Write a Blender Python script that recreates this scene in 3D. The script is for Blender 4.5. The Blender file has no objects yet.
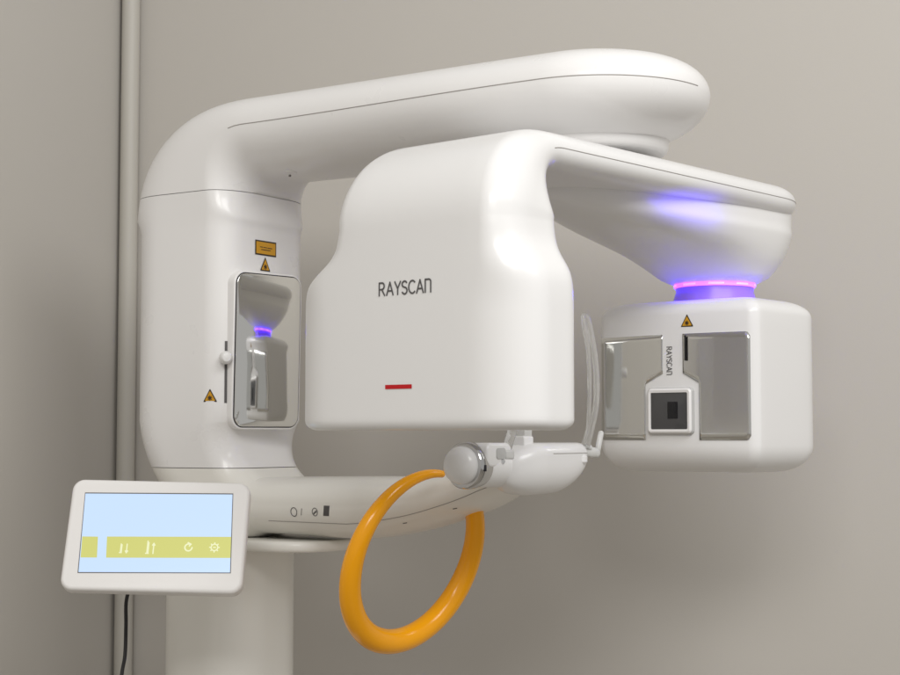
import bpy, bmesh, math
from math import sin, cos, pi, atan, radians, sqrt
from mathutils import Vector, Matrix
from mathutils.bvhtree import BVHTree

C = bpy.context.scene.collection
ZC = 1.5                       # lens height above the floor
F, TH = 1600.0, atan(98/1600)  # focal length in photo pixels, upward pitch

# ------------------------------------------------------------------ measuring helpers (photo pixel -> world)
def ray(px, py):
    u = (px-450)/F; v = (337.5-py)/F
    return Vector((u, cos(TH)-v*sin(TH), sin(TH)+v*cos(TH)))
def at(px, py, Y):
    r = ray(px, py); p = r*(Y/r.y); p.z += ZC; return p
def on_plane(px, py, co, no):
    r = ray(px, py); o = Vector((0, 0, ZC))
    return o + r*((co-o).dot(no)/r.dot(no))
def W(x, y, z): return Vector((x, y, z+ZC))

# ------------------------------------------------------------------ materials
MATS = {}
def mat(name, col, rough=.4, metal=0., coat=0., trans=0., emit=None, es=0., bump=0., bscale=200., var=0., vscale=3., ior=1.45, rvar=0.):
    m = bpy.data.materials.new(name); m.use_nodes = True
    nt = m.node_tree; b = nt.nodes['Principled BSDF']
    b.inputs['Base Color'].default_value = (*col, 1); b.inputs['Roughness'].default_value = rough
    b.inputs['Metallic'].default_value = metal; b.inputs['Coat Weight'].default_value = coat
    b.inputs['Coat Roughness'].default_value = .10
    b.inputs['Transmission Weight'].default_value = trans; b.inputs['IOR'].default_value = ior
    if emit: b.inputs['Emission Color'].default_value = (*emit, 1); b.inputs['Emission Strength'].default_value = es
    if bump or var or rvar: tc = nt.nodes.new('ShaderNodeTexCoord')
    if var:
        n = nt.nodes.new('ShaderNodeTexNoise'); n.inputs['Scale'].default_value = vscale; n.inputs['Detail'].default_value = 5
        mx = nt.nodes.new('ShaderNodeMix'); mx.data_type = 'RGBA'
        mx.inputs[6].default_value = (*[c*(1-var) for c in col], 1); mx.inputs[7].default_value = (*[min(1, c*(1+var)) for c in col], 1)
        nt.links.new(tc.outputs['Object'], n.inputs['Vector']); nt.links.new(n.outputs['Fac'], mx.inputs[0])
        nt.links.new(mx.outputs[2], b.inputs['Base Color'])
    if rvar:
        n = nt.nodes.new('ShaderNodeTexNoise'); n.inputs['Scale'].default_value = 14; n.inputs['Detail'].default_value = 6
        mr = nt.nodes.new('ShaderNodeMapRange'); mr.inputs['To Min'].default_value = max(0, rough-rvar); mr.inputs['To Max'].default_value = rough+rvar
        nt.links.new(tc.outputs['Object'], n.inputs['Vector']); nt.links.new(n.outputs['Fac'], mr.inputs['Value'])
        nt.links.new(mr.outputs['Result'], b.inputs['Roughness'])
    if bump:
        n = nt.nodes.new('ShaderNodeTexNoise'); n.inputs['Scale'].default_value = bscale; n.inputs['Detail'].default_value = 3
        bp = nt.nodes.new('ShaderNodeBump'); bp.inputs['Strength'].default_value = bump; bp.inputs['Distance'].default_value = .002
        nt.links.new(tc.outputs['Object'], n.inputs['Vector']); nt.links.new(n.outputs['Fac'], bp.inputs['Height'])
        nt.links.new(bp.outputs['Normal'], b.inputs['Normal'])
    MATS[name] = m; return m

mat('glossy_white', (.82, .815, .81), .29, coat=.22, var=.012, rvar=.02)
mat('cover_white', (.84, .83, .822), .28, coat=.22, var=.012, rvar=.02)
mat('cream_white', (.84, .825, .775), .32, coat=.15, var=.015, rvar=.05)
mat('panel_white', (.84, .825, .81), .42, rvar=.06)
mat('seam_dark', (.16, .15, .14), .7)
mat('seam_soft', (.33, .31, .29), .7)
mat('gap_black', (.015, .014, .02), .7)
mat('mirror', (.76, .76, .74), .045, metal=1., rvar=.015)
mat('mirror_tint', (.70, .70, .68), .18, metal=1., rvar=.02)
mat('chrome', (.75, .75, .75), .12, metal=1.)
mat('steel', (.58, .58, .58), .12, metal=1.)
mat('rim_grey', (.50, .50, .49), .3)
mat('glass_dark', (.06, .06, .062), .08, coat=.5)
mat('lens_black', (.008, .008, .01), .2)
mat('ink_grey', (.10, .095, .095), .6)
mat('red_mark', (.55, .003, .008), .4)
mat('label_yellow', (.62, .31, .012), .45)
mat('label_black', (.035, .022, .012), .5)
mat('orange', (1., .42, .0), .2, coat=.1, rvar=.04)
mat('clear', (.95, .95, .94), .12, trans=.82, ior=1.3)
mat('frosted', (.84, .84, .82), .3, trans=.35, ior=1.3)
mat('cable_black', (.015, .015, .016), .5)
mat('led', (.9, .5, 1.), .3, emit=(.036, .006, 1.), es=16.)
mat('neck_glow_violet', (.38, .22, .74), .3)  # violet LED glow on the neck is put into its base colour
mat('led_hot', (.9, .8, 1.), .3, emit=(.27, .07, 1.), es=2.6)
mat('screen_blue', (.02, .02, .02), .25, emit=(.56, .725, 1.), es=.92)
mat('screen_green', (.02, .02, .02), .25, emit=(.62, .62, .17), es=.9)
mat('screen_icon', (.02, .02, .02), .25, emit=(.80, .82, .50), es=.95)
mat('wall_paint', (.53, .503, .462), .62, bump=.05, bscale=320, var=.02, vscale=1.6)
mat('side_paint', (.55, .525, .485), .55, bump=.05, bscale=320, var=.02, vscale=1.6)
mat('pipe_paint', (.51, .488, .44), .45, var=.02)
mat('floor_vinyl', (.34, .31, .27), .4, var=.06, vscale=9)

# ------------------------------------------------------------------ object helpers
WLOC = {}
def link(name, verts, faces, m, parent=None, smooth=True, mats=None, fm=None, sharp=35):
    c = Vector()
    lo = Vector([min(v[i] for v in verts) for i in range(3)]); hi = Vector([max(v[i] for v in verts) for i in range(3)])
    c = (lo+hi)/2
    me = bpy.data.meshes.new(name)
    me.from_pydata([Vector(v)-c for v in verts], [], faces)
    bm = bmesh.new(); bm.from_mesh(me)
    bmesh.ops.recalc_face_normals(bm, faces=bm.faces)
    if smooth:
        for f in bm.faces: f.smooth = True
        for e in bm.edges:
            if len(e.link_faces) == 2 and e.calc_face_angle(0) > radians(sharp): e.smooth = False
    bm.to_mesh(me); bm.free()
    for k in (mats or [m]): me.materials.append(MATS[k])
    if fm:
        for p, i in zip(me.polygons, fm): p.material_index = i
    o = bpy.data.objects.new(name, me); C.objects.link(o)
    o.location = c - (WLOC[parent.name] if parent else Vector())
    if parent: o.parent = parent
    WLOC[o.name] = c
    return o
def thing(name, label, cat, loc):
    o = bpy.data.objects.new(name, None); C.objects.link(o); o.location = loc
    o['label'] = label; o['category'] = cat; o.empty_display_size = .1
    WLOC[o.name] = Vector(loc); return o
def tag(o, label=None, cat=None, kind=None):
    if label: o['label'] = label
    if cat: o['category'] = cat
    if kind: o['kind'] = kind
    return o

class MB:
    """collects vertices and faces for ONE mesh"""
    def __init__(s): s.v = []; s.f = []; s.m = []
    def add(s, v, f, mi=0):
        k = len(s.v); s.v += [Vector(x) for x in v]; s.f += [tuple(i+k for i in q) for q in f]; s.m += [mi]*len(f)
    def rings(s, R, closed=True, cap=(True, True), mi=0):
        n = len(R[0]); v = [p for r in R for p in r]; f = []
        for i in range(len(R)-1):
            for j in range(n if closed else n-1):
                a = i*n+j; b = i*n+(j+1) % n
                f.append((a, b, b+n, a+n))
        if cap[0]: f.append(tuple(range(n))[::-1])
        if cap[1]: f.append(tuple(range((len(R)-1)*n, len(R)*n)))
        s.add(v, f, mi)
    def tube(s, pts, r, n=14, mi=0, flat=1., capr=True):
        pts = [Vector(p) for p in pts]; N = len(pts)
        rs = r if isinstance(r, (list, tuple)) else [r]*N
        R = []; up = None
        for i, p in enumerate(pts):
            t = (pts[min(i+1, N-1)]-pts[max(i-1, 0)]).normalized()
            if up is None:
                up = Vector((0, 0, 1)) if abs(t.z) < .9 else Vector((1, 0, 0))
            x = (up - t*up.dot(t)).normalized(); up = x; y = t.cross(x)
            ring = lambda q, k: [q+(x*cos(2*pi*j/n)+y*flat*sin(2*pi*j/n))*k for j in range(n)]
            if capr and i == 0:
                for a in (.15, .6, 1.1): R.append(ring(p-t*rs[i]*.6*cos(a), rs[i]*sin(a)))
            R.append(ring(p, rs[i]))
            if capr and i == N-1:
                for a in (1.1, .6, .15): R.append(ring(p+t*rs[i]*.6*cos(a), rs[i]*sin(a)))
        s.rings(R, mi=mi)
    def lathe(s, co, axis, prof, n=40, mi=0):
        axis = Vector(axis).normalized(); x = axis.orthogonal().normalized(); y = axis.cross(x)
        s.rings([[co+axis*h+(x*cos(2*pi*j/n)+y*sin(2*pi*j/n))*r for j in range(n)] for h, r in prof], mi=mi)
    def slab(s, co, X, Y, hx, hy, hz, rc, bev, n=7, mi=0):
        """rounded rectangle slab, thickness along X x Y"""
        Z = X.cross(Y); R = []
        prof = [(-hz, bev)] + [(-hz+bev*(1-cos(a)), bev*(1-sin(a))) for a in (.5, 1.05)] + [(-hz+bev, 0), (hz-bev, 0)] + \
               [(hz-bev*(1-cos(a)), bev*(1-sin(a))) for a in (1.05, .5)] + [(hz, bev)]
        for h, d in prof:
            R.append([co+X*u+Y*v+Z*h for u, v in rrect(hx-d, hy-d, max(rc-d, 1e-4), max(rc-d, 1e-4), n)])
        s.rings(R, mi=mi)
    def build(s, name, m, parent=None, **k):
        return link(name, s.v, s.f, m, parent, **k) if not k.get('mats') else link(name, s.v, s.f, m, parent, fm=s.m, **k)

def rrect(a, b, ru, rv, n=8, k=6, rb=None):
    """rounded rectangle outline, elliptical corners; rb = (ru, rv) of the two corners on the -v side"""
    out = []
    if rb is None: rb = (ru, rv)
    cs = [(1, 1, ru, rv, 0), (-1, 1, ru, rv, 1), (-1, -1, rb[0], rb[1], 2), (1, -1, rb[0], rb[1], 3)]
    for sx, sy, qu, qv, q in cs:
        qu = min(qu, a*.999); qv = min(qv, b*1.98)
        for i in range(n+1):
            t = pi/2*(q+i/n)
            out.append((sx*(a-qu)+qu*cos(t), sy*(b-qv)+qv*sin(t)))
    res = []
    for i, p in enumerate(out):
        res.append(p)
        if i % (n+1) == n:
            q = out[(i+1) % len(out)]
            for j in range(1, k): res.append((p[0]+(q[0]-p[0])*j/k, p[1]+(q[1]-p[1])*j/k))
    return res
def smooth(x): x = max(0., min(1., x)); return x*x*(3-2*x)
def interp(tab, x, sm=True):
    if x <= tab[0][0]: return tab[0][1]
    for (a, p), (b, q) in zip(tab, tab[1:]):
        if x <= b:
            t = (x-a)/(b-a); t = smooth(t) if sm else t
            return p+(q-p)*t
    return tab[-1][1]
def cint(tab, x):
    xs = [t[0] for t in tab]
    for i in range(len(tab)-1):
        if x <= xs[i+1]:
            t = (x-xs[i])/(xs[i+1]-xs[i]); y0, y1 = tab[i][1], tab[i+1][1]
            m = lambda j: (tab[min(j+1, len(tab)-1)][1]-tab[max(j-1, 0)][1])/(xs[min(j+1, len(tab)-1)]-xs[max(j-1, 0)])
            h = xs[i+1]-xs[i]
            return (2*t**3-3*t*t+1)*y0+(t**3-2*t*t+t)*h*m(i)+(-2*t**3+3*t*t)*y1+(t**3-t*t)*h*m(i+1)
    return tab[-1][1]
def crom(pts, n=8):
    P = [Vector(p) for p in pts]; P = [P[0]*2-P[1]]+P+[P[-1]*2-P[-2]]; out = []
    for i in range(1, len(P)-2):
        for j in range(n):
            t = j/n
            out.append(.5*((2*P[i])+(P[i+1]-P[i-1])*t+(2*P[i-1]-5*P[i]+4*P[i+1]-P[i+2])*t*t+(3*P[i]-P[i-1]-3*P[i+1]+P[i+2])*t**3))
    return out+[P[-2]]

def cut(v, f, z0=None, z1=None):
    """keep what lies between two levels, closed with a flat cap"""
    bm = bmesh.new(); bv = [bm.verts.new(p) for p in v]
    for q in f:
        try: bm.faces.new([bv[i] for i in q])
        except ValueError: pass
    for z, no in ((z0, -1), (z1, 1)):
        if z is None: continue
        r = bmesh.ops.bisect_plane(bm, geom=bm.verts[:]+bm.edges[:]+bm.faces[:], plane_co=(0, 0, z), plane_no=(0, 0, no), clear_outer=True)
        ed = [e for e in r['geom_cut'] if isinstance(e, bmesh.types.BMEdge)]
        bmesh.ops.holes_fill(bm, edges=ed, sides=0)
    bm.verts.index_update()
    V = [p.co.copy() for p in bm.verts]; Fc = [tuple(q.index for q in g.verts) for g in bm.faces]
    bm.free(); return V, Fc

def weld(v, f):
    bm = bmesh.new(); bv = [bm.verts.new(p) for p in v]
    for q in f:
        try: bm.faces.new([bv[i] for i in q])
        except ValueError: pass
    bmesh.ops.remove_doubles(bm, verts=bm.verts[:], dist=1e-5)
    bm.verts.index_update(); V = [p.co.copy() for p in bm.verts]; Fc = [tuple(q.index for q in g.verts) for g in bm.faces]
    bm.free(); return V, Fc

class Skin:
    """a surface that stickers and marks are laid on"""
    def __init__(s, v, f, no, lift=.0006): s.t = BVHTree.FromPolygons(v, f); s.n = no.normalized(); s.l = lift
    def put(s, p, extra=0.):
        h = s.t.ray_cast(p+s.n*.4, -s.n)
        if h[0] is None: return p
        return h[0]+s.n*(s.l+extra)
def strokes(mb, skin, lines, place, w, e0=0.):
    """pen strokes (polylines in a local x,y frame) as flat ribbons on a surface"""
    k = 0
    for L in lines:
        for (x0, y0), (x1, y1) in zip(L, L[1:]):
            d = Vector((x1-x0, y1-y0)); l = d.length
            if l < 1e-9: continue
            d /= l; q = Vector((-d.y, d.x))*w/2; a = Vector((x0, y0))-d*w*.4; b = Vector((x1, y1))+d*w*.4
            k += 1; ex = e0+.00001*(k % 9)
            mb.add([skin.put(place(*t), ex) for t in (a-q, b-q, b+q, a+q)], [(0, 1, 2, 3)])
def area(mb, skin, outline, place, mi=0, ex=0.):
    c = Vector((sum(p[0] for p in outline)/len(outline), sum(p[1] for p in outline)/len(outline)))
    v = [skin.put(place(*c), ex)]+[skin.put(place(*p), ex) for p in outline]; n = len(outline)
    mb.add(v, [(0, 1+i, 1+(i+1) % n) for i in range(n)], mi)
def arc(cx, cy, rx, ry, a0, a1, n=8):
    return [(cx+rx*cos(radians(a0+(a1-a0)*i/n)), cy+ry*sin(radians(a0+(a1-a0)*i/n))) for i in range(n+1)]
WORD = [  # capital height 1: list of (advance, strokes)
    (.78, [[(0, 0), (0, 1), (.28, 1)]+arc(.28, .74, .24, .26, 90, -90)+[(0, .48)], [(.26, .48), (.56, 0)]]),       # R
    (.84, [[(0, 0), (.33, 1), (.66, 0)], [(.12, .32), (.54, .32)]]),                                               # A
    (.72, [[(0, 1), (.29, .46), (.58, 1)], [(.29, .46), (.29, 0)]]),                                               # Y
    (.70, [arc(.27, .76, .24, .24, 30, 180)+arc(.27, .76, .24, .22, 180, 255)+arc(.27, .25, .25, .26, 75, -90)+arc(.27, .25, .25, .25, -90, -150)]),  # S
    (.80, [arc(.36, .5, .36, .5, 48, 312, 14)]),                                                                  # C
    (.86, [[(0, 0), (.33, 1), (.66, 0)], [(.12, .32), (.54, .32)]]),                                               # A
    (.60, [[(0, 0), (0, 1), (.34, 1)]+arc(.34, .78, .2, .22, 90, 0)+[(.54, 0)]]),                                  # n drawn as a square arch
]
def word(h):
    x = 0; out = []
    for adv, st in WORD:
        out += [[(x+p*h, q*h) for p, q in L] for L in st]; x += adv*h
    return out, x
def warning_triangle(name, skin, place, s, parent):
    """black edged yellow triangle with a starburst"""
    mb = MB(); H = s*.88
    tri = lambda k: [(-s/2*k, -H/3*k), (s/2*k, -H/3*k), (0, H*2/3*k)]
    def rt(k):
        o = []
        T = [Vector(p) for p in tri(k)]
        for i in range(3):
            a, b, c = T[i-1], T[i], T[(i+1) % 3]
            d0 = (a-b).normalized()*s*.06; d1 = (c-b).normalized()*s*.06
            o += [b+d0, b+(d0+d1)*.28, b+d1]
        return [(p.x, p.y) for p in o]
    area(mb, skin, rt(1.), place, 1)
    area(mb, skin, rt(.76), place, 0, .00025)
    st = []
    for i in range(8):
        a = pi/4*i; st.append([(.05*s*cos(a), .05*s*sin(a)-.03*s), (.15*s*cos(a), .15*s*sin(a)-.03*s)])
    m2 = MB(); strokes(m2, skin, st, place, s*.05, .0005); mb.add(m2.v, m2.f, 1)
    area(mb, skin, [(x, y-.03*s) for x, y in arc(0, 0, .06*s, .06*s, 0, 330, 11)], place, 1, .0007)
    return mb.build(name, None, parent, mats=['label_yellow', 'label_black'], smooth=False)

# ================================================================== frames of the machine
PSI = radians(57.5)
A = Vector((sin(PSI), -cos(PSI), 0)); Pd = Vector((cos(PSI), sin(PSI), 0)); Z = Vector((0, 0, 1))   # A: along the fixed arms, Pd: across them
C0 = W(-.358, 2.47, 0)
PHI = radians(40.8)
D = Vector((sin(PHI), cos(PHI), 0)); Rr = Vector((cos(PHI), -sin(PHI), 0)); N = -D                  # rotating arm: D from detector to tube head, Rr across
PV = W(.200, 2.13, 0)

machine = thing('xray_machine', 'white panoramic dental x-ray machine with overhead arm, orange hand ring and violet glowing tube head', 'x-ray machine', (C0.x, C0.y, 0))

# ------------------------------------------------------------------ fixed frame: lower arm > column > overhead arm, one sweep cut at the seams
ZA, ZL, RU, RL, ZB = .442, -.103, .134, .125, .308
path = []   # (t, z, angle of the tangent, half depth, half width, corner u, corner v)
TL, NT = .57, 28
for i in range(NT+1):                                      # lower arm, from the tip inwards
    t = TL-.27*(1-cos(pi/2*i/NT))
    e = min(1., (TL-t)/.085); k = sqrt(max(1e-4, 1-(1-e)**2))
    bo = cint([(.20, -.147), (.30, -.147), (.38, -.133), (.44, -.116), (.485, -.100), (.52, -.084), (.57, -.066)], max(.2, t)); to = cint([(.20, -.059), (.30, -.059), (.40, -.056), (.46, -.045), (.52, -.032), (.57, -.028)], max(.2, t)); zc = (bo+to)/2; b = (to-bo)/2
    path.append((t, zc, pi, max(.003, b*k**.8), max(.003, interp([(.30, .080), (.60, .070)], t)*k), 1, 1))
for i in range(1, 10):
    t = .30-(.30-RL)*i/9
    path.append((t, ZL, pi, .044-.003*i/9, .080+.004*smooth(i/9), 1, 1))
for i in range(1, 17):
    s = i/16; th = pi-pi/2*s
    path.append((RL-RL*sin(pi/2*s), ZL+RL-RL*cos(pi/2*s), th, .041+.058*s**.8, .084+.019*smooth(s), 0, 0))
for i in range(1, 13):
    path.append((0, ZL+RL+(ZB-ZL-RL)*i/12, pi/2, .099, .103, 0, 0))
for i in range(1, 19):
    s = i/18; th = pi/2-pi/2*s
    path.append((RU-RU*cos(pi/2*s), ZB+RU*sin(pi/2*s), th, .099-.042*smooth((s-.2)/.8), .103+.008*s, .001+2*smooth((s-.25)/.75), 2*s))
TE, RE = .655, .152
for i in range(1, 17):
    t = RU+(TE-RU)*i/16
    path.append((t, ZA-.004*smooth(i/16), 0, .057, interp([(RU, .111), (TE, RE)], t), 2, 2))
rings = []
for t, z, th, b, a, m1, m2 in path:
    c = C0+A*t+Z*z
    T = A*cos(th)+Z*sin(th); V = -A*sin(th)+Z*cos(th)       # V points outward from the bend (back of the column, top of the arm)
    if m1 == 0: o = rrect(a, b, .055, .062, 10, 8, rb=(.040, .040))
    elif m1 == 1: o = rrect(a, b, min(a*.7, .06), b*.98, 10, 8, rb=(min(a*.6, .045), b*.8))
    else:
        s = min(1, m1/2)
        ru = .033+(a*.60-.055)*s; rv = .062+(b*.80-.062)*s
        rb = (.040+(a*.82-.040)*s, .040+(b*1.15-.040)*s)
        o = rrect(a, b, ru, rv, 10, 8, rb=rb)
    rings.append([c+Pd*u+V*v for u, v in o])
c, o = C0+A*TE+Z*(ZA-.004), [((p-C0-A*TE-Z*(ZA-.004)).dot(Pd), (p-C0-A*TE-Z*(ZA-.004)).dot(Z)) for p in rings[-1]]
for i in range(1, 29):                                     # the end is the side profile turned half a circle
    al = pi/2*i/28
    rings.append([c+Pd*u*cos(al)+A*abs(u)*sin(al)+Z*w_ for u, w_ in o])
KT = NT+5
mb = MB(); mb.rings(rings[KT:], cap=(False, False)); tipm = MB(); tipm.rings(rings[:KT+1], cap=(True, False))
SEAM_TOP, SEAM_LOW = ZC+.362, ZC-.048
g = .0005
v, f = cut(mb.v, mb.f, z0=SEAM_TOP+g); v, f = weld(v, f); over = link('overhead_arm', v, f, 'cover_white', machine, sharp=65); over_v, over_f = v, f
v, f = cut(mb.v, mb.f, z0=SEAM_LOW+g, z1=SEAM_TOP-g); col = link('column_cover', v, f, 'cover_white', machine); col_v, col_f = v, f
v, f = cut(mb.v, mb.f, z1=SEAM_LOW-g)
n_ = len(v); v, f = weld(v+tipm.v, f+[tuple(i+n_ for i in q) for q in tipm.f])
low = link('support_arm', v, f, 'cream_white', machine); low_v, low_f = v, f
# seam lines running along the arms
def row_strip(name, idx, i0, i1, r, parent, m='seam_dark', src=rings, push=0.):
    t = MB(); t.tube([src[i][idx] for i in range(i0, i1)], r, 6, capr=False); return t.build(name, m, parent)

# ------------------------------------------------------------------ column base, tray and lower column
mb = MB()
mb.lathe(C0+Z*(-ZC)+A*.0+Pd*.012, Z, [(0, .16), (.012, .16), (.018, .155), (.02, .1)], 48)
base = mb.build('base_plate', 'cream_white', machine)
mb = MB(); R = []
for z in (-ZC+.018, -.9, -.5, -.1655):
    R.append([C0+Pd*u+A*(w_+.028)+Z*z for u, w_ in rrect(.087, .087, .065, .065, 10, 4)])
mb.rings(R); colm = mb.build('lower_column', 'cream_white', machine)
mb = MB(); mb.slab(C0+A*.070+Z*-.159, A, Pd, .175, .090, .008, .070, .006, 10)
tray = mb.build('tray', 'cream_white', machine)

# ------------------------------------------------------------------ column mirror, slot, knob and labels
fc = C0+A*.099
sk_col = Skin(col_v, col_f, A)
def face_uv(px, py): p = on_plane(px, py, fc, A); return (p-fc).dot(Pd), p.z
u0, z0 = face_uv(236, 273); u1, z1 = face_uv(291.5, 427)
zc_ = (z0+z1)/2; uc = (u0+u1)/2; hu = (u1-u0)/2; hz = (z0-z1)/2
pc = Vector((fc.x, fc.y, zc_))+Pd*uc
MT = radians(10); MA = (A*cos(MT)-Pd*sin(MT)-Z*.022).normalized(); MP = (Pd*cos(MT)+A*sin(MT)).normalized(); MZ = MA.cross(MP)
pc = pc+A*.0145-Pd*.013; hu *= .93
mb = MB(); mb.slab(pc-MA*.0085, MP, MZ, hu+.004, hz+.004, .0110, .020, .0015, 8); mframe = mb.build('mirror_frame', 'cover_white', machine)
mb = MB(); mb.slab(pc+MA*.0012, MP, MZ, hu+.0014, hz+.0014, .0022, .018, .0006, 8); mb.build('gasket', 'gap_black', mframe)
mb = MB(); mb.slab(pc+MA*.0020, MP, MZ, hu, hz, .0026, .016, .0012, 8); mb.build('mirror', 'mirror', mframe)
# light side faces the lens: labels are laid along its normal
SK = Skin(col_v, col_f, Vector((-.25, -.97, 0)))
def lab(px, py):
    """frame on the column surface under a photo pixel"""
    o = Vector((0, 0, ZC)); h = SK.t.ray_cast(o, ray(px, py).normalized())
    p, n = h[0], h[1]; n = Vector((n.x, n.y, 0)).normalized()
    if n.y > 0: n = -n
    x = Z.cross(n).normalized()
    if x.x < 0: x = -x
    return p, n, x
def label_rect():
    p, n, x = lab(265.5, 248.5); sk = Skin(col_v, col_f, n)
    pl = lambda a, b: p+x*a+Z*b
    w_, h_ = .0250, .0112; mb = MB()
    R4 = lambda a, b: [(-a, -b), (0, -b), (a, -b), (a, 0), (a, b), (0, b), (-a, b), (-a, 0)]
    area(mb, sk, R4(w_, h_), pl, 1); area(mb, sk, R4(w_-.0022, h_-.0022), pl, 0, .0003)
    t = MB(); strokes(t, sk, [[(-.014, .0012), (-.008, .0012)], [(-.006, .001), (.002, .001)], [(.004, .0008), (.014, .0008)], [(-.011, -.0026), (.010, -.0026)]], pl, .0011, .0006)
    mb.add(t.v, t.f, 1)
    return mb.build('warning_plate', None, machine, mats=['label_yellow', 'label_black'], smooth=False)
label_rect()
for px, py, s in ((265, 266.5, .0245), (210, 397.5, .0222)):
    p, n, x = lab(px, py)
    warning_triangle('warning_triangle', Skin(col_v, col_f, n), (lambda p, x: lambda a, b: p+x*a+Z*b)(p, x), s, machine)
p, n, x = lab(226, 372); sk = Skin(col_v, col_f, n); mb = MB()
hh = .0455
for i in range(8):
    b0 = -hh+2*hh*i/8; b1 = -hh+2*hh*(i+1)/8
    mb.add([sk.put(p+x*a+Z*b) for a, b in ((-.0022, b0), (.0022, b0), (.0022, b1), (-.0022, b1))], [(0, 1, 2, 3)])
slot = mb.build('slider_slot', 'ink_grey', machine)
p, n, x = lab(224.5, 358); mb = MB()
mb.lathe(p, n, [(0, .003), (.004, .003), (.006, .0085), (.012, .0098), (.018, .009), (.0215, .006), (.0225, .001)], 28)
mb.build('slider_knob', 'glossy_white', slot)

# ------------------------------------------------------------------ power marks on the support arm
def low_frame(px, py):
    h = BVHTree.FromPolygons(low_v, low_f).ray_cast(Vector((0, 0, ZC)), ray(px, py).normalized())
    p = h[0]; n = -ray(px, py); n.z = 0; n.normalize(); x = A.copy(); return p, n, x
mb = MB()
p, n, x = low_frame(294, 512); pl = lambda a, b: p+x*a+Z*b; sk = Skin(low_v, low_f, -Pd)
strokes(mb, sk, [arc(0, 0, .0052, .0062, 0, 360, 18)], pl, .0011)
p, n, x = low_frame(301.5, 511.5); strokes(mb, sk, [[(-.0008, -.005), (.0008, .004)]], pl, .0010)
p, n, x = low_frame(315, 512); strokes(mb, sk, [arc(0, 0, .0045, .0055, 0, 360, 16), [(-.0025, -.002), (.0025, .002)], [(-.002, -.003), (.003, .0005)]], pl, .0010)
p, n, x = low_frame(326.5, 511); area(mb, sk, [(-.0062, -.007), (.0038, -.007), (.0058, .0075), (-.0042, .0075)], pl)
mb.build('power_marks', 'ink_grey', machine, smooth=False)

for px, py in ((405, 523.5), (455, 509)):
    p, n, x = low_frame(px, py); mb = MB()
    strokes(mb, Skin(low_v, low_f, n), [[(-.003, 0), (.003, .001)]], lambda a, b: p+x*a+Z*b, .0012); mb.build('drain_slot', 'ink_grey', machine, smooth=False)
h = BVHTree.FromPolygons(over_v, over_f).ray_cast(Vector((0, 0, ZC)), ray(291, 172).normalized())
hn = h[1] if h[1].y < 0 else -h[1]
mb = MB(); mb.lathe(h[0], hn, [(-.004, .0085), (.0004, .0085), (.0012, .0075), (.0013, .001)], 24); cap = mb.build('screw_cap', 'cover_white', over)
mb = MB(); mb.lathe(h[0]+hn*.001-Z*.005-A*.002, hn, [(-.002, .0018), (.0006, .0018), (.0008, .0004)], 10); mb.build('screw_slot', 'seam_dark', over)

# ------------------------------------------------------------------ rotating arm
ROT_T = .362          # top of the arm above the lens
SB = -.327             # where the detector housing stands along D
RB, TA = .092, .023   # bend radius, half thickness of the arm
ZBT = ROT_T-TA-RB
path = []
zb0 = .006
lower = [(zb0+.012*(1-cos(a)), .012*(1-sin(a))) for i, a in [(i, pi/2*i/6) for i in range(7)]]
for z, dlt in lower: path.append((SB, z, pi/2, .058-dlt, .1855-dlt, 0))
SHO = [(.0, 1.), (.152, 1.), (.170, .97), (.181, .90), (.190, .77), (.199, .56), (.208, .34), (.217, .19), (.228, .09), (.247, .02), (.30, 0.)]
def sho(z): return interp(SHO, z, False)
def shs(z): return sum(sho(z+d) for d in (-.006, -.003, 0, .003, .006))/5
for i in range(1, 49):
    z = zb0+.012+(ZBT-zb0-.012)*i/48
    path.append((SB, z, pi/2, .058, .135+.0505*shs(z), 0))
for i in range(1, 21):
    s = i/20
    path.append((SB+RB-RB*cos(pi/2*s), ZBT+RB*sin(pi/2*s), pi/2-pi/2*s, .058+(TA-.058)*smooth(s), .1375-.0195*smooth(s), s))
ST_, RT = .311, .118
for i in range(1, 14):
    s = SB+RB+(ST_-.02-SB-RB)*i/13
    path.append((s, ROT_T-TA, 0, TA, .118, 1+i))
for i in range(1, 25):
    q = sin(pi/2*i/24); k = sqrt(max(0, 1-q*q))
    path.append((ST_-.02+(.120)*q, ROT_T-TA, 0, max(.003, TA*k**.5), max(.003, .118*k), 99))
rr = []
for s_, z, th, b, a, m in path:
    c = PV+D*s_+Z*z+Rr*(.0065-.022*shs(z) if m == 0 else .0058*(1-smooth(min(1, m))))
    V = -D*sin(th)+Z*cos(th)
    if m == 0:
        o = rrect(a, b, .075-.042*smooth((z-.14)/.1), .052, 10, 8, rb=(.03, .03))
    else:
        k = min(1, m if m <= 1 else 1)
        ru = .033
        o = rrect(a, b, min(a*.9, ru), min(b*1.0, .052), 10, 8, rb=(min(a*.9, .03), .03+(b*.9-.03)*k))
    rr.append([c+Rr*u+V*w_ for u, w_ in o])
mb = MB(); mb.rings(rr); rot = mb.build('rotating_arm', 'glossy_white', machine); rot_v, rot_f = mb.v, mb.f

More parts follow.
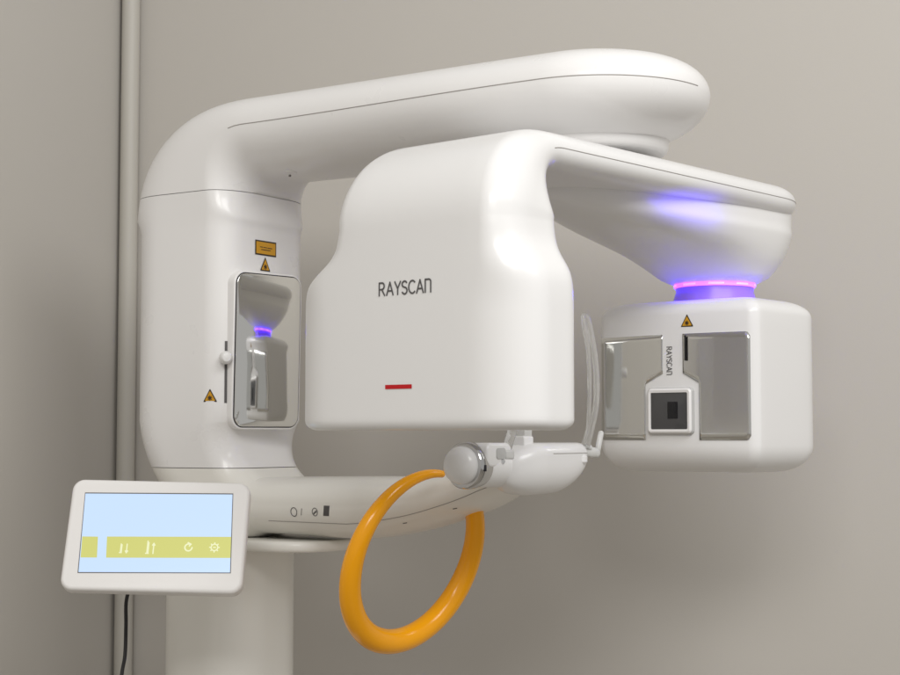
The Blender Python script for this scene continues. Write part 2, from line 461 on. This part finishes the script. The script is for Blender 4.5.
# logo and red mark on the detector face
sk = Skin(rot_v, rot_f, N)
fp = PV+D*SB+N*.058
def on_face(px, py): return on_plane(px, py, fp, N)
pa, pb = on_face(379.5, 295.8), on_face(431, 292.5)
L, wd = word(1.0); wd -= .06; hgt = (on_face(380, 283.5)-on_face(380, 296)).length
sx = ((pb-pa).dot(Rr))/(wd*hgt)
mb = MB(); L = [[(q*hgt*sx, r*hgt) for q, r in l] for l in L]
strokes(mb, sk, L, lambda a, b: pa+Rr*a+Z*b, hgt*.135)
mb.build('logo', 'ink_grey', rot, smooth=False)
p0, p1, p2 = on_face(385.5, 389.2), on_face(412, 388.2), on_face(385.5, 385)
mb = MB(); wid = (p1-p0).dot(Rr); hh = (p2-p0).z
for i in range(6):
    a0, a1 = wid*i/6, wid*(i+1)/6
    mb.add([sk.put(p0+Rr*a+Z*b) for a, b in ((a0, 0), (a1, 0), (a1, hh), (a0, hh))], [(0, 1, 2, 3)])
mb.build('red_mark', 'red_mark', rot)

# bowl under the arm that narrows to the light ring
SH = .291                                   # tube head along D
zr = .228
mb = MB(); R = []
tab_l = [(.222, .060), (.226, .072), (.232, .089), (.245, .130), (.258, .182), (.268, .240), (.279, .308), (.294, .375), (.312, .41), (.335, .42)]
tab_r = [(.222, .060), (.226, .070), (.232, .079), (.256, .100), (.287, .112), (.305, .115), (.335, .116)]
tab_b = [(.222, .060), (.226, .071), (.232, .081), (.256, .098), (.290, .108), (.305, .106), (.335, .105)]
for i in range(41):
    z = .222+(.335-.222)*(i/40)**1.3
    L_, R_, B_ = cint(tab_l, z), cint(tab_r, z), cint(tab_b, z)
    ring = []
    ex = 1.0+0*z
    sq = 1-.14*smooth((z-.225)/.11)
    for j in range(72):
        t = 2*pi*j/72; cx, sy = cos(t), sin(t)
        cxp = math.copysign(abs(cx)**sq, cx); syp = math.copysign(abs(sy)**sq, sy)
        ring.append(PV+D*(SH+(R_ if cx > 0 else L_)*cxp)+Rr*(B_*syp)+Z*z)
    R.append(ring)
mb.rings(R); mb.build('arm_bowl', 'glossy_white', rot)
row_idx = None
# violet light ring and its neck
HP = PV+D*SH
bowl_t = BVHTree.FromPolygons(mb.v, mb.f)
GLOW_PTS = []  # bowl points that the added violet light is aimed at
for i in range(4):
    h = bowl_t.ray_cast(Vector((0, 0, ZC)), ray(662+54*i/3, 208+9*i/3).normalized())
    n_ = -h[1] if h[1].y > 0 else h[1]
    GLOW_PTS.append((h[0], n_))
mb = MB()
mb.lathe(HP, Z, [(.2225, .050), (.2225, .0592), (.2212, .0598), (.2172, .0590), (.2162, .0582), (.2162, .05)], 64)
mb.build('light_ring', 'led', rot)
mb = MB()
for k in range(9):
    a = 2*pi*k/9+.4
    mb.add([HP+Vector((cos(a+d), sin(a+d), 0))*.0600+Z*z for d in (-.19, -.1, 0, .1, .19) for z in (.2178, .2208)], [(2*i, 2*i+2, 2*i+3, 2*i+1) for i in range(4)])
mb.build('light_segments', 'led_hot', rot)
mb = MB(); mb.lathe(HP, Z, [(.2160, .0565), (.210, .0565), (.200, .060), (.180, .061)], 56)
mb.build('neck', 'neck_glow_violet', rot)

# ------------------------------------------------------------------ tube head
WH, DH = .134, .091
HH = HP-Rr*.012
zt, zb = .195, -.052
def bulge(u, v): return v+(.014*(1-(u/WH)**2) if v > 0 else 0)*min(1, v/DH)
def plan(d):
    return [(u, bulge(u, v)) for u, v in rrect(WH-d, DH-d, max(.012, .015-d*.1), max(.010, .012-d*.1), 8, 10, rb=(.024, .040))]
mb = MB(); R = []
rc1, rc2 = .036, .038
prof = [(zb+rc2*(1-sin(a)), rc2*(1-cos(a))*1.) for a in [pi/2*(1-i/10) for i in range(11)]]
prof = [(zb+rc2*(1-cos(a)) , rc2*(1-sin(a))) for a in [pi/2*i/10 for i in range(11)]]
prof += [(zb+rc2+(zt-.024-zb-rc2)*i/10, 0) for i in range(1, 10)]
prof += [(zt-.024*(1-cos(a)), rc1*(1-sin(a))) for a in [pi/2*(1-i/10) for i in range(11)]]
for z, d in prof: R.append([HH+Rr*u+N*v_+Z*z for u, v_ in plan(d)])
mb.rings(R); head = mb.build('tube_head', 'glossy_white', machine); hd_v, hd_f = mb.v, mb.f
hsk = Skin(hd_v, hd_f, N, .0004)
hf = HH+N*(DH+.0135)
def huz(px, py): p = on_plane(px, py, hf, N); return (p-hf).dot(Rr), p.z
def hp(u, z, ex=0.): return hsk.put(Vector((hf.x, hf.y, z))+Rr*u, ex)
uL = -WH+.002; uA = huz(645.5, 400)[0]; uB = huz(663, 350)[0]; uC = huz(683, 350)[0]; uD = huz(699, 400)[0]; uR = huz(746.5, 400)[0]
zT = huz(690, 333.5)[1]; zBm = huz(690, 440)[1]; zs1 = huz(690, 383)[1]; zs2 = huz(690, 373)[1]
def mirror_panel(outer, edge, inner, m):
    """curved mirror plate, rounded outer corners, a notch at its inner lower corner for the beam window"""
    us = [outer+(edge-outer)*i/26 for i in range(27)]; mb = MB(); rows = 17; mid = 8
    def column(u, low, top, kink):
        out = []
        for j in range(rows):
            out.append(low+(kink-low)*j/mid if j <= mid else kink+(top-kink)*(j-mid)/(rows-1-mid))
        return [hp(u, z_, .0004) for z_ in out]
    v = []
    for u in us:
        ro = abs(u-outer); k = .006-sqrt(max(0, .006**2-(.006-ro)**2)) if ro < .006 else 0
        v += column(u, zBm+k, zT-k, zs1)
    f = [(a*rows+b, (a+1)*rows+b, (a+1)*rows+b+1, a*rows+b+1) for a in range(26) for b in range(rows-1)]
    last = [26*rows+j for j in range(mid, rows)]
    for i in range(1, 11):
        u = edge+(inner-edge)*i/10; zl = zs1+(zs2-zs1)*i/10
        base_ = len(v); n = rows-mid
        v += [hp(u, zl+(zT-zl)*j/(n-1), .0004) for j in range(n)]
        cur = [base_+j for j in range(n)]
        f += [(last[j], cur[j], cur[j+1], last[j+1]) for j in range(n-1)]
        last = cur
    mb.add(v, f); o = mb.build('mirror_panel', m, head)
    md = o.modifiers.new('thickness', 'SOLIDIFY'); md.thickness = .0007; md.offset = 0
    return o
mirror_panel(uL, uA, uB, 'mirror')['label'] = 'mirror panel on the side nearer the detector'
mirror_panel(uR, uD, uC, 'mirror_tint')['label'] = 'wider, duller mirror panel with a dark slit'
us = huz(686.5, 348); mb = MB(); us0 = us[0]
mb.add([hp(us0+a, us[1]+b, .0032) for a, b in ((-.0016, -.018), (.0016, -.018), (.0016, .018), (-.0016, .018))], [(0, 1, 2, 3)])
mb.build('light_slit', 'lens_black', head)
# beam window: bezel, dark glass, collimator
w0, w1 = huz(671.7, 411), None
hw = (huz(694.5, 411)[0]-huz(649.5, 411)[0])/2; hv = (huz(671, 388)[1]-huz(671, 434.5)[1])/2
wc = hp(w0[0], w0[1])
mb = MB(); mb.slab(wc+N*.001, Rr, Z, hw, hv, .004, .006, .002, 6)
bez = mb.build('window_bezel', 'rim_grey', head)
bm_ = MB()
o_ = rrect(hw-.0035, hv-.0035, .004, .004, 5, 3); i_ = rrect(hw-.007, hv-.007, .002, .002, 5, 3)
bm_.rings([[wc+Rr*u+Z*v_+N*.0052 for u, v_ in rrect(hw-.001, hv-.001, .006, .006, 5, 3)], [wc+Rr*u+Z*v_+N*.0075 for u, v_ in o_], [wc+Rr*u+Z*v_+N*.0070 for u, v_ in i_], [wc+Rr*u+Z*v_+N*.0052 for u, v_ in i_]], cap=(False, False))
bm_.build('bezel_rim', 'cover_white', bez)
mb = MB(); mb.slab(wc+N*.0052, Rr, Z, hw-.0068, hv-.0068, .0008, .002, .0004, 4); mb.build('beam_window', 'glass_dark', bez)
mb = MB(); mb.slab(wc+N*.0061+Rr*.006+Z*.001, Rr, Z, .0085, .012, .0004, .001, .0002, 3); mb.build('collimator', 'lens_black', bez)
# upright word between the mirrors
u, z = huz(669.5, 347); u2, z2 = huz(669.5, 374.5)
L, wd = word(1.0); wd -= .06; ht = .0082; k = (z-z2)/(wd*ht)
mb = MB(); strokes(mb, hsk, [[(q*ht*k, r*ht) for q, r in l] for l in L], lambda a, b: Vector((hf.x, hf.y, z-a))+Rr*(u-.004+b), .0011, .0003)
mb.build('side_logo', 'ink_grey', head, smooth=False)
u, z = huz(687, 322.5)
warning_triangle('warning_triangle', hsk, lambda a, b: Vector((hf.x, hf.y, z+b))+Rr*(u+a), .0205, head)

# ------------------------------------------------------------------ turret and pivot between the two arms
mb = MB(); mb.lathe(PV-A*.006, Z, [(ZA-.050, .099), (ZA-.060, .0985), (ZA-.0645, .096), (ZA-.0672, .0925), (ZA-.068, .088), (ZA-.068, .05)], 80)
mb.build('turret', 'cover_white', over)
mb = MB(); mb.lathe(PV-A*.055, Z, [(ROT_T-.004, .088), (ZA-.056, .088)], 56)
mb.build('pivot', 'gap_black', machine)

# ------------------------------------------------------------------ chin support block across the arm
Q = C0+A*.585-Pd*.012
mb = MB(); R = []
for i in range(49):
    x = -1+2*i/48
    v_ = -.118+(x+1)/2*.173
    k = 1. if x < 0 else .46+.54*sqrt(max(0, 1-x**2.4))
    e = 1. if x < .93 else 1-.35*((x-.93)/.07)**2
    l = 1. if x > -.35 else sqrt(max(.0009, 1-((-.35-x)/.65)**2))
    hz_ = .034*k*e*l**.8; hw_ = .040*(.72+.28*k)*e*l; c = Q+Pd*v_+Z*(-.0095-.034*k-.004*(1-l))
    R.append([c+A*u+Z*w_ for u, w_ in rrect(hw_, hz_, min(.016, hw_*.5), min(.014, hz_*.7), 7, 5, rb=(hw_*.8, hz_*1.15))])
mb.rings(R); chin = mb.build('chin_support', 'glossy_white', machine)
mb = MB(); mb.tube([r_[0] for r_ in R[18:47]], .0005, 6, capr=False); mb.build('block_seam', 'seam_soft', chin)
# knob with chrome ring
ax = (-Pd*.93+A*-.10+Z*.02).normalized()
kc = at(462, 465.5, 2.005)
mb = MB(); mb.lathe(kc, ax, [(-.030, .027), (-.016, .0296), (-.0105, .0298), (-.0100, .0286), (-.0085, .0286), (-.0080, .0298), (-.004, .0294), (-.002, .0280), (-.0018, .0250)], 48); mb.build('chrome_collar', 'steel', chin)
mb = MB(); mb.lathe(kc, ax, [(-.115, .018), (-.105, .0245), (-.09, .0270), (-.034, .0278), (-.029, .0270), (-.028, .02)], 48); mb.build('knob_housing', 'glossy_white', chin)
mb = MB(); mb.lathe(kc, ax, [(-.006, .0235), (.0, .0240), (.006, .0235), (.012, .0205), (.0165, .0145), (.0185, .008), (.019, .001)], 44); mb.build('knob', 'glossy_white', chin)
mb = MB(); mb.slab(kc-ax*.006+Vector((.0,0,0))+A*.0285*1.0+Z*-.003, Z, ax, .004, .0022, .002, .0006, .0004, 3); mb.build('collar_notch', 'gap_black', chin)
# bracket behind the knob, clear lever and post
b0 = at(489, 455, 2.03)
mb = MB(); mb.slab(b0, Pd, Z, .030, .0155, .016, .010, .004, 6); brk = mb.build('bracket', 'glossy_white', chin)
mb = MB(); mb.slab(b0+Pd*.002+Z*.002+A*.0162, Pd, Z, .011, .007, .0008, .004, .0004, 5); mb.build('bracket_recess', 'rim_grey', brk)
for px, py in ((498, 458.5), (503, 461.5)):
    mb = MB(); mb.lathe(at(px, py, 2.025), A*.8-Pd*.6, [(-.004, .0032), (.0, .0032), (.0012, .0024), (.0014, .0005)], 16); mb.build('bolt', 'chrome', brk)
mb = MB(); mb.tube([at(512.5, 430, 2.05), at(508.5, 443, 2.05), at(505.5, 453, 2.05)], .0062, 14, flat=.6); mb.build('clear_lever', 'clear', chin)
mb = MB(); mb.slab(at(503, 454.5, 2.045), Rr, Z, .012, .006, .009, .003, .0015, 4); mb.build('lever_clamp', 'frosted', chin)
mb = MB(); mb.slab(at(521.5, 446, 2.08), Rr, Z, .0125, .013, .010, .003, .002, 5); mb.build('post_base', 'glossy_white', chin)
mb = MB(); mb.slab(at(522, 434, 2.08), Rr, Z, .0105, .008, .008, .002, .001, 5); mb.build('bite_post', 'frosted', chin)
# temple supports on the far end
e0 = at(553, 450.5, 2.165)
mb = MB(); mb.lathe(e0, A*.55+Pd*.0-Pd*.85, [(-.006, .0085), (.0, .0085), (.001, .0065), (.0012, .001)], 24); mb.build('socket', 'gap_black', chin)
rod = MB(); rod.tube([at(553, 451, 2.155), at(566, 451.5, 2.16), at(580, 450.5, 2.17)], .0058, 14); rod.tube([at(580, 450.5, 2.17), at(590, 452, 2.18), at(597, 453, 2.19)], .0072, 12, flat=.7)
rod.tube([at(597, 453, 2.19), at(599, 443, 2.19), at(601, 433, 2.20)], .0042, 10)
rod.tube([at(571, 447, 2.166), at(590, 447.5, 2.176)], .0042, 10)
rod.build('link_rod', 'frosted', chin)
mb = MB(); mb.lathe(at(579, 459.5, 2.16), Z, [(-.006, .009), (-.003, .0115), (.004, .0115), (.0065, .008), (.010, .003)], 26); mb.build('clamp_knob', 'glossy_white', chin)
t1 = crom([at(583, 315.5, 2.16), at(587, 318, 2.16), at(590.5, 332, 2.16), at(594, 352, 2.16), at(596.5, 378, 2.16), at(596, 405, 2.16), at(592, 426, 2.165), at(587, 446, 2.17)], 6)
mb = MB(); mb.tube(t1, [.0044]*len(t1), 12, flat=1.4); mb.build('temple_rod', 'clear', chin)
t2 = crom([at(583, 316, 2.13), at(584.5, 330, 2.13), at(588, 350, 2.135), at(589.5, 380, 2.14), at(589, 410, 2.15), at(588, 428, 2.16), at(583, 446, 2.17)], 6)
mb = MB(); mb.tube(t2, [.0030]*len(t2), 10, flat=1.4); mb.build('temple_rod', 'clear', chin)

# ------------------------------------------------------------------ orange hand ring
nrm = Vector((.72, -.62, -.30)).normalized()
rc = at(415, 558, 2.16); RR = .119
up = (Z-nrm*Z.dot(nrm)).normalized(); sd = up.cross(nrm).normalized()
if sd.x < 0: sd = -sd
pts = []; rad = []
for i in range(81):
    a = radians(83+(i/80)*(424-83))
    pts.append(rc+(sd*cos(a)+up*sin(a))*RR)
    k = i/80
    rad.append(interp([(0, .0050), (.12, .0092), (.3, .0138), (.5, .0170), (.75, .0152), (1, .0115)], k, False))
mb = MB(); mb.tube(pts, rad, 24); mb.build('hand_ring', 'orange', machine)

# ------------------------------------------------------------------ touch panel on its bracket
cen = at(156, 535, 2.15)
tl, ro = radians(22), radians(1.4)
Nn = Vector((0, -cos(tl), sin(tl))); Y0 = Vector((0, sin(tl), cos(tl))); X0 = Vector((1, 0, 0))
X = X0*cos(ro)-Y0*sin(ro); Yv = Y0*cos(ro)+X0*sin(ro)
hx, hy = .1205, .0775
mb = MB(); mb.slab(cen-Nn*.011, X, Yv, hx, hy, .011, .016, .005, 8); panel = mb.build('touch_panel', 'panel_white', machine)
def on_scr(px, py, e=0.): return on_plane(px, py, cen+Nn*(.0006+e), Nn)
mb = MB()
def quad(pp, mi, e):
    mb.add([on_scr(*p, e) for p in pp], [(0, 1, 2, 3)], mi)
sc = [(78.5, 572), (230, 572.5), (232.5, 494.5), (85.5, 493.5)]
fr = MB(); s3 = [on_plane(x, y, cen+Nn*.0002, Nn) for x, y in ((77.5, 573), (230.8, 573.3), (233.3, 493.4), (85, 492.4))]
fr.add(s3, [(0, 1, 2, 3)]); fr.build('screen_edge', 'seam_dark', panel, smooth=False)
quad(sc, 0, 0)
quad([(80.5, 557.5), (97, 557.6), (98, 536.6), (82.2, 536.4)], 1, .0002)
quad([(106, 557.7), (230.4, 558), (231.2, 536.8), (107, 536.5)], 1, .0002)
class Flat:
    def __init__(s, e): s.e = e
    def put(s, p, ex=0.): return p+Nn*(s.e+ex)
def icon(lines, px, py, w=.0011):
    o = on_scr(px, py); t = MB(); strokes(t, Flat(.0004), lines, lambda a, b: o+X*a+Yv*b, w); mb.add(t.v, t.f, 2)
icon([[(-.004, -.008), (-.004, .004)], [(-.0028, -.008), (-.0028, .003)], [(-.0052, -.008), (-.0028, -.008)], [(.004, -.008), (.004, .004)], [(.0025, -.0055), (.004, -.008), (.0055, -.0055)]], 124, 547, .0016)
icon([[(-.004, -.009), (-.004, .008)], [(-.0025, -.009), (-.0025, .006)], [(-.0055, -.009), (-.002, -.009)], [(.0042, -.009), (.0042, .005)], [(.0027, .0025), (.0042, .005), (.0057, .0025)]], 150.5, 547, .0017)
icon([arc(0, 0, .0048, .0048, 60, 360, 14), [(-.001, .0065), (.003, .0045), (.001, .002)]], 188.5, 547.5, .0019)
icon([arc(0, 0, .0045, .0045, 0, 360, 14), [(-.0012, 0), (.0012, 0)]]+[[(.0045*cos(a), .0045*sin(a)), (.0064*cos(a), .0064*sin(a))] for a in [pi/4*i for i in range(8)]], 214.5, 547.5, .0016)
mb.build('screen', None, panel, mats=['screen_blue', 'screen_green', 'screen_icon'], smooth=False)
mb = MB()
mb.slab(at(193, 560, 2.20), Vector((1, 0, 0)), Vector((0, 0, 1)), .030, .03, .03, .01, .004, 5)
pts = [at(193, 566, 2.20), at(205, 560, 2.28), at(215, 552, 2.38)]
mb.tube(pts, .018, 16)
mb.build('panel_bracket', 'cream_white', machine)

# ------------------------------------------------------------------ seam strips along the arms
no = len(rings[0])
# outline index on the lens side (-u), middle of the rounded side
def side_index(ring, c, side=-Pd):
    return max(range(len(ring)), key=lambda i: (ring[i]-c).dot(side))
seg0 = NT+1+9+16+12
mb = MB(); row2 = []
for i in range(seg0+15, len(rings)-1):
    r = rings[i]; m = r[32]; row2.append(m)
mb.tube(row2, .0007, 6, capr=False); mb.build('arm_seam', 'seam_soft', over)
mb = MB(); mb.tube([rings[i][25] for i in range(6, NT+8)], .0006, 6, capr=False); mb.build('arm_seam', 'seam_soft', low)
mb = MB(); st = 7+48+20
mb.tube([rr[i][0] for i in range(st-4, len(rr)-1)], .0006, 6, capr=False); mb.build('arm_seam', 'seam_soft', rot)

# ================================================================== the corner of the room
BD = Vector((cos(radians(15)), -sin(radians(15)), 0)); BN = Vector((-sin(radians(15)), -cos(radians(15)), 0))
K = at(122, 337, 3.05); K.z = 0
def wall(name, p, q, th, nrm_, m, lab_):
    a, b = p, q; o = -nrm_*th; H = Z*3.2
    v = [a, b, b+o, a+o]; v = v+[x+H for x in v]
    w = link(name, v, [(0, 1, 2, 3), (4, 5, 6, 7), (0, 1, 5, 4), (1, 2, 6, 5), (2, 3, 7, 6), (3, 0, 4, 7)], m, smooth=False)
    tag(w, lab_, 'wall', 'structure'); return w
LD = Vector((-sin(radians(15)), -cos(radians(15)), 0)); LN = Vector((cos(radians(15)), -sin(radians(15)), 0))
wall('back_wall', K, K+BD*4.6, .12, BN, 'wall_paint', 'plain pale grey-beige wall behind the x-ray machine')
wall('side_wall', K+LD*5, K-BN*0+LD*.001, .12, LN, 'side_paint', 'greenish beige side wall left of the x-ray machine')
fl = link('floor', [Vector((-3, -3, 0)), Vector((5, -3, 0)), Vector((5, 4, 0)), Vector((-3, 4, 0))], [(0, 1, 2, 3)], 'floor_vinyl', smooth=False); tag(fl, kind='structure')
pb = K+BN*.021+LN*.021
mb = MB(); mb.lathe(Vector((pb.x, pb.y, 0)), Z, [(0, .0172), (3.19, .0172)], 28)
tag(mb.build('wall_pipe', 'pipe_paint'), 'cream painted pipe running straight up the corner of the room', 'pipe')
g0 = K+LN*.0015+BN*.002
mb = MB(); mb.tube([Vector((K.x, K.y, .01))+LN*.003+BN*.003, Vector((K.x, K.y, 3.18))+LN*.003+BN*.003], .0035, 6)
tag(mb.build('corner_joint', 'seam_dark'), 'thin dark joint line in the corner beside the cream pipe', 'joint')
cb = crom([at(150, 575, 2.30), at(133, 584, 2.30), at(126.5, 600, 2.30), at(126, 625, 2.30), at(125, 655, 2.29), at(121, 690, 2.27), at(123, 800, 2.26), Vector((-.44, 2.27, .06)), Vector((-.42, 2.28, .008))], 8)
mb = MB(); mb.tube(cb, .0027, 10)
tag(mb.build('cable', 'cable_black'), 'thin black cable hanging down below the touch panel', 'cable')

# ================================================================== light
def area_light(name, loc, to, sx, sy, e, col):
    l = bpy.data.lights.new(name, 'AREA'); l.shape = 'RECTANGLE'; l.size = sx; l.size_y = sy; l.energy = e; l.color = col
    o = bpy.data.objects.new(name, l); C.objects.link(o); o.location = loc
    o.rotation_euler = (Vector(to)-Vector(loc)).to_track_quat('-Z', 'Y').to_euler(); return o
area_light('ceiling_lamp', (1.22, .45, 3.05), (.45, 2.2, 1.4), 1.6, .9, 29, (1., .99, .975))
area_light('ceiling_lamp', (-.1, -.9, 3.05), (0, 1.2, .6), 1.4, .8, 32, (1., .985, .96))
l = bpy.data.lights.new('bowl_glow_fill', 'AREA'); l.shape = 'RECTANGLE'; l.size = .115; l.size_y = .014; l.energy = .024; l.color = (.060, .008, 1.)  # added unseen light without a fitting, casts the violet patch on the bowl
o = bpy.data.objects.new('bowl_glow_fill', l); C.objects.link(o)
lx = (GLOW_PTS[-1][0]-GLOW_PTS[0][0]).normalized(); lz = (GLOW_PTS[1][1]+GLOW_PTS[2][1]).normalized(); ly = lz.cross(lx).normalized(); lz = lx.cross(ly)
mx_ = Matrix((lx, ly, lz)).transposed().to_4x4(); mx_.translation = (GLOW_PTS[1][0]+GLOW_PTS[2][0])/2+lz*.028
o.matrix_world = mx_
w = bpy.data.worlds.new('World'); bpy.context.scene.world = w; w.use_nodes = True
bg = w.node_tree.nodes['Background']; bg.inputs[0].default_value = (1., .985, .96, 1); bg.inputs[1].default_value = .41

# ================================================================== camera
cam = bpy.data.cameras.new('Camera'); cam.sensor_width = 36; cam.lens = 36*F/900; cam.clip_end = 100; cam.clip_start = .05
co = bpy.data.objects.new('Camera', cam); C.objects.link(co); co.location = (0, 0, ZC); co.rotation_euler = (pi/2+TH, 0, 0)
sc_ = bpy.context.scene; sc_.camera = co
vs = sc_.view_settings; vs.view_transform = 'Standard'; vs.look = 'None'; vs.exposure = .17; vs.gamma = 1
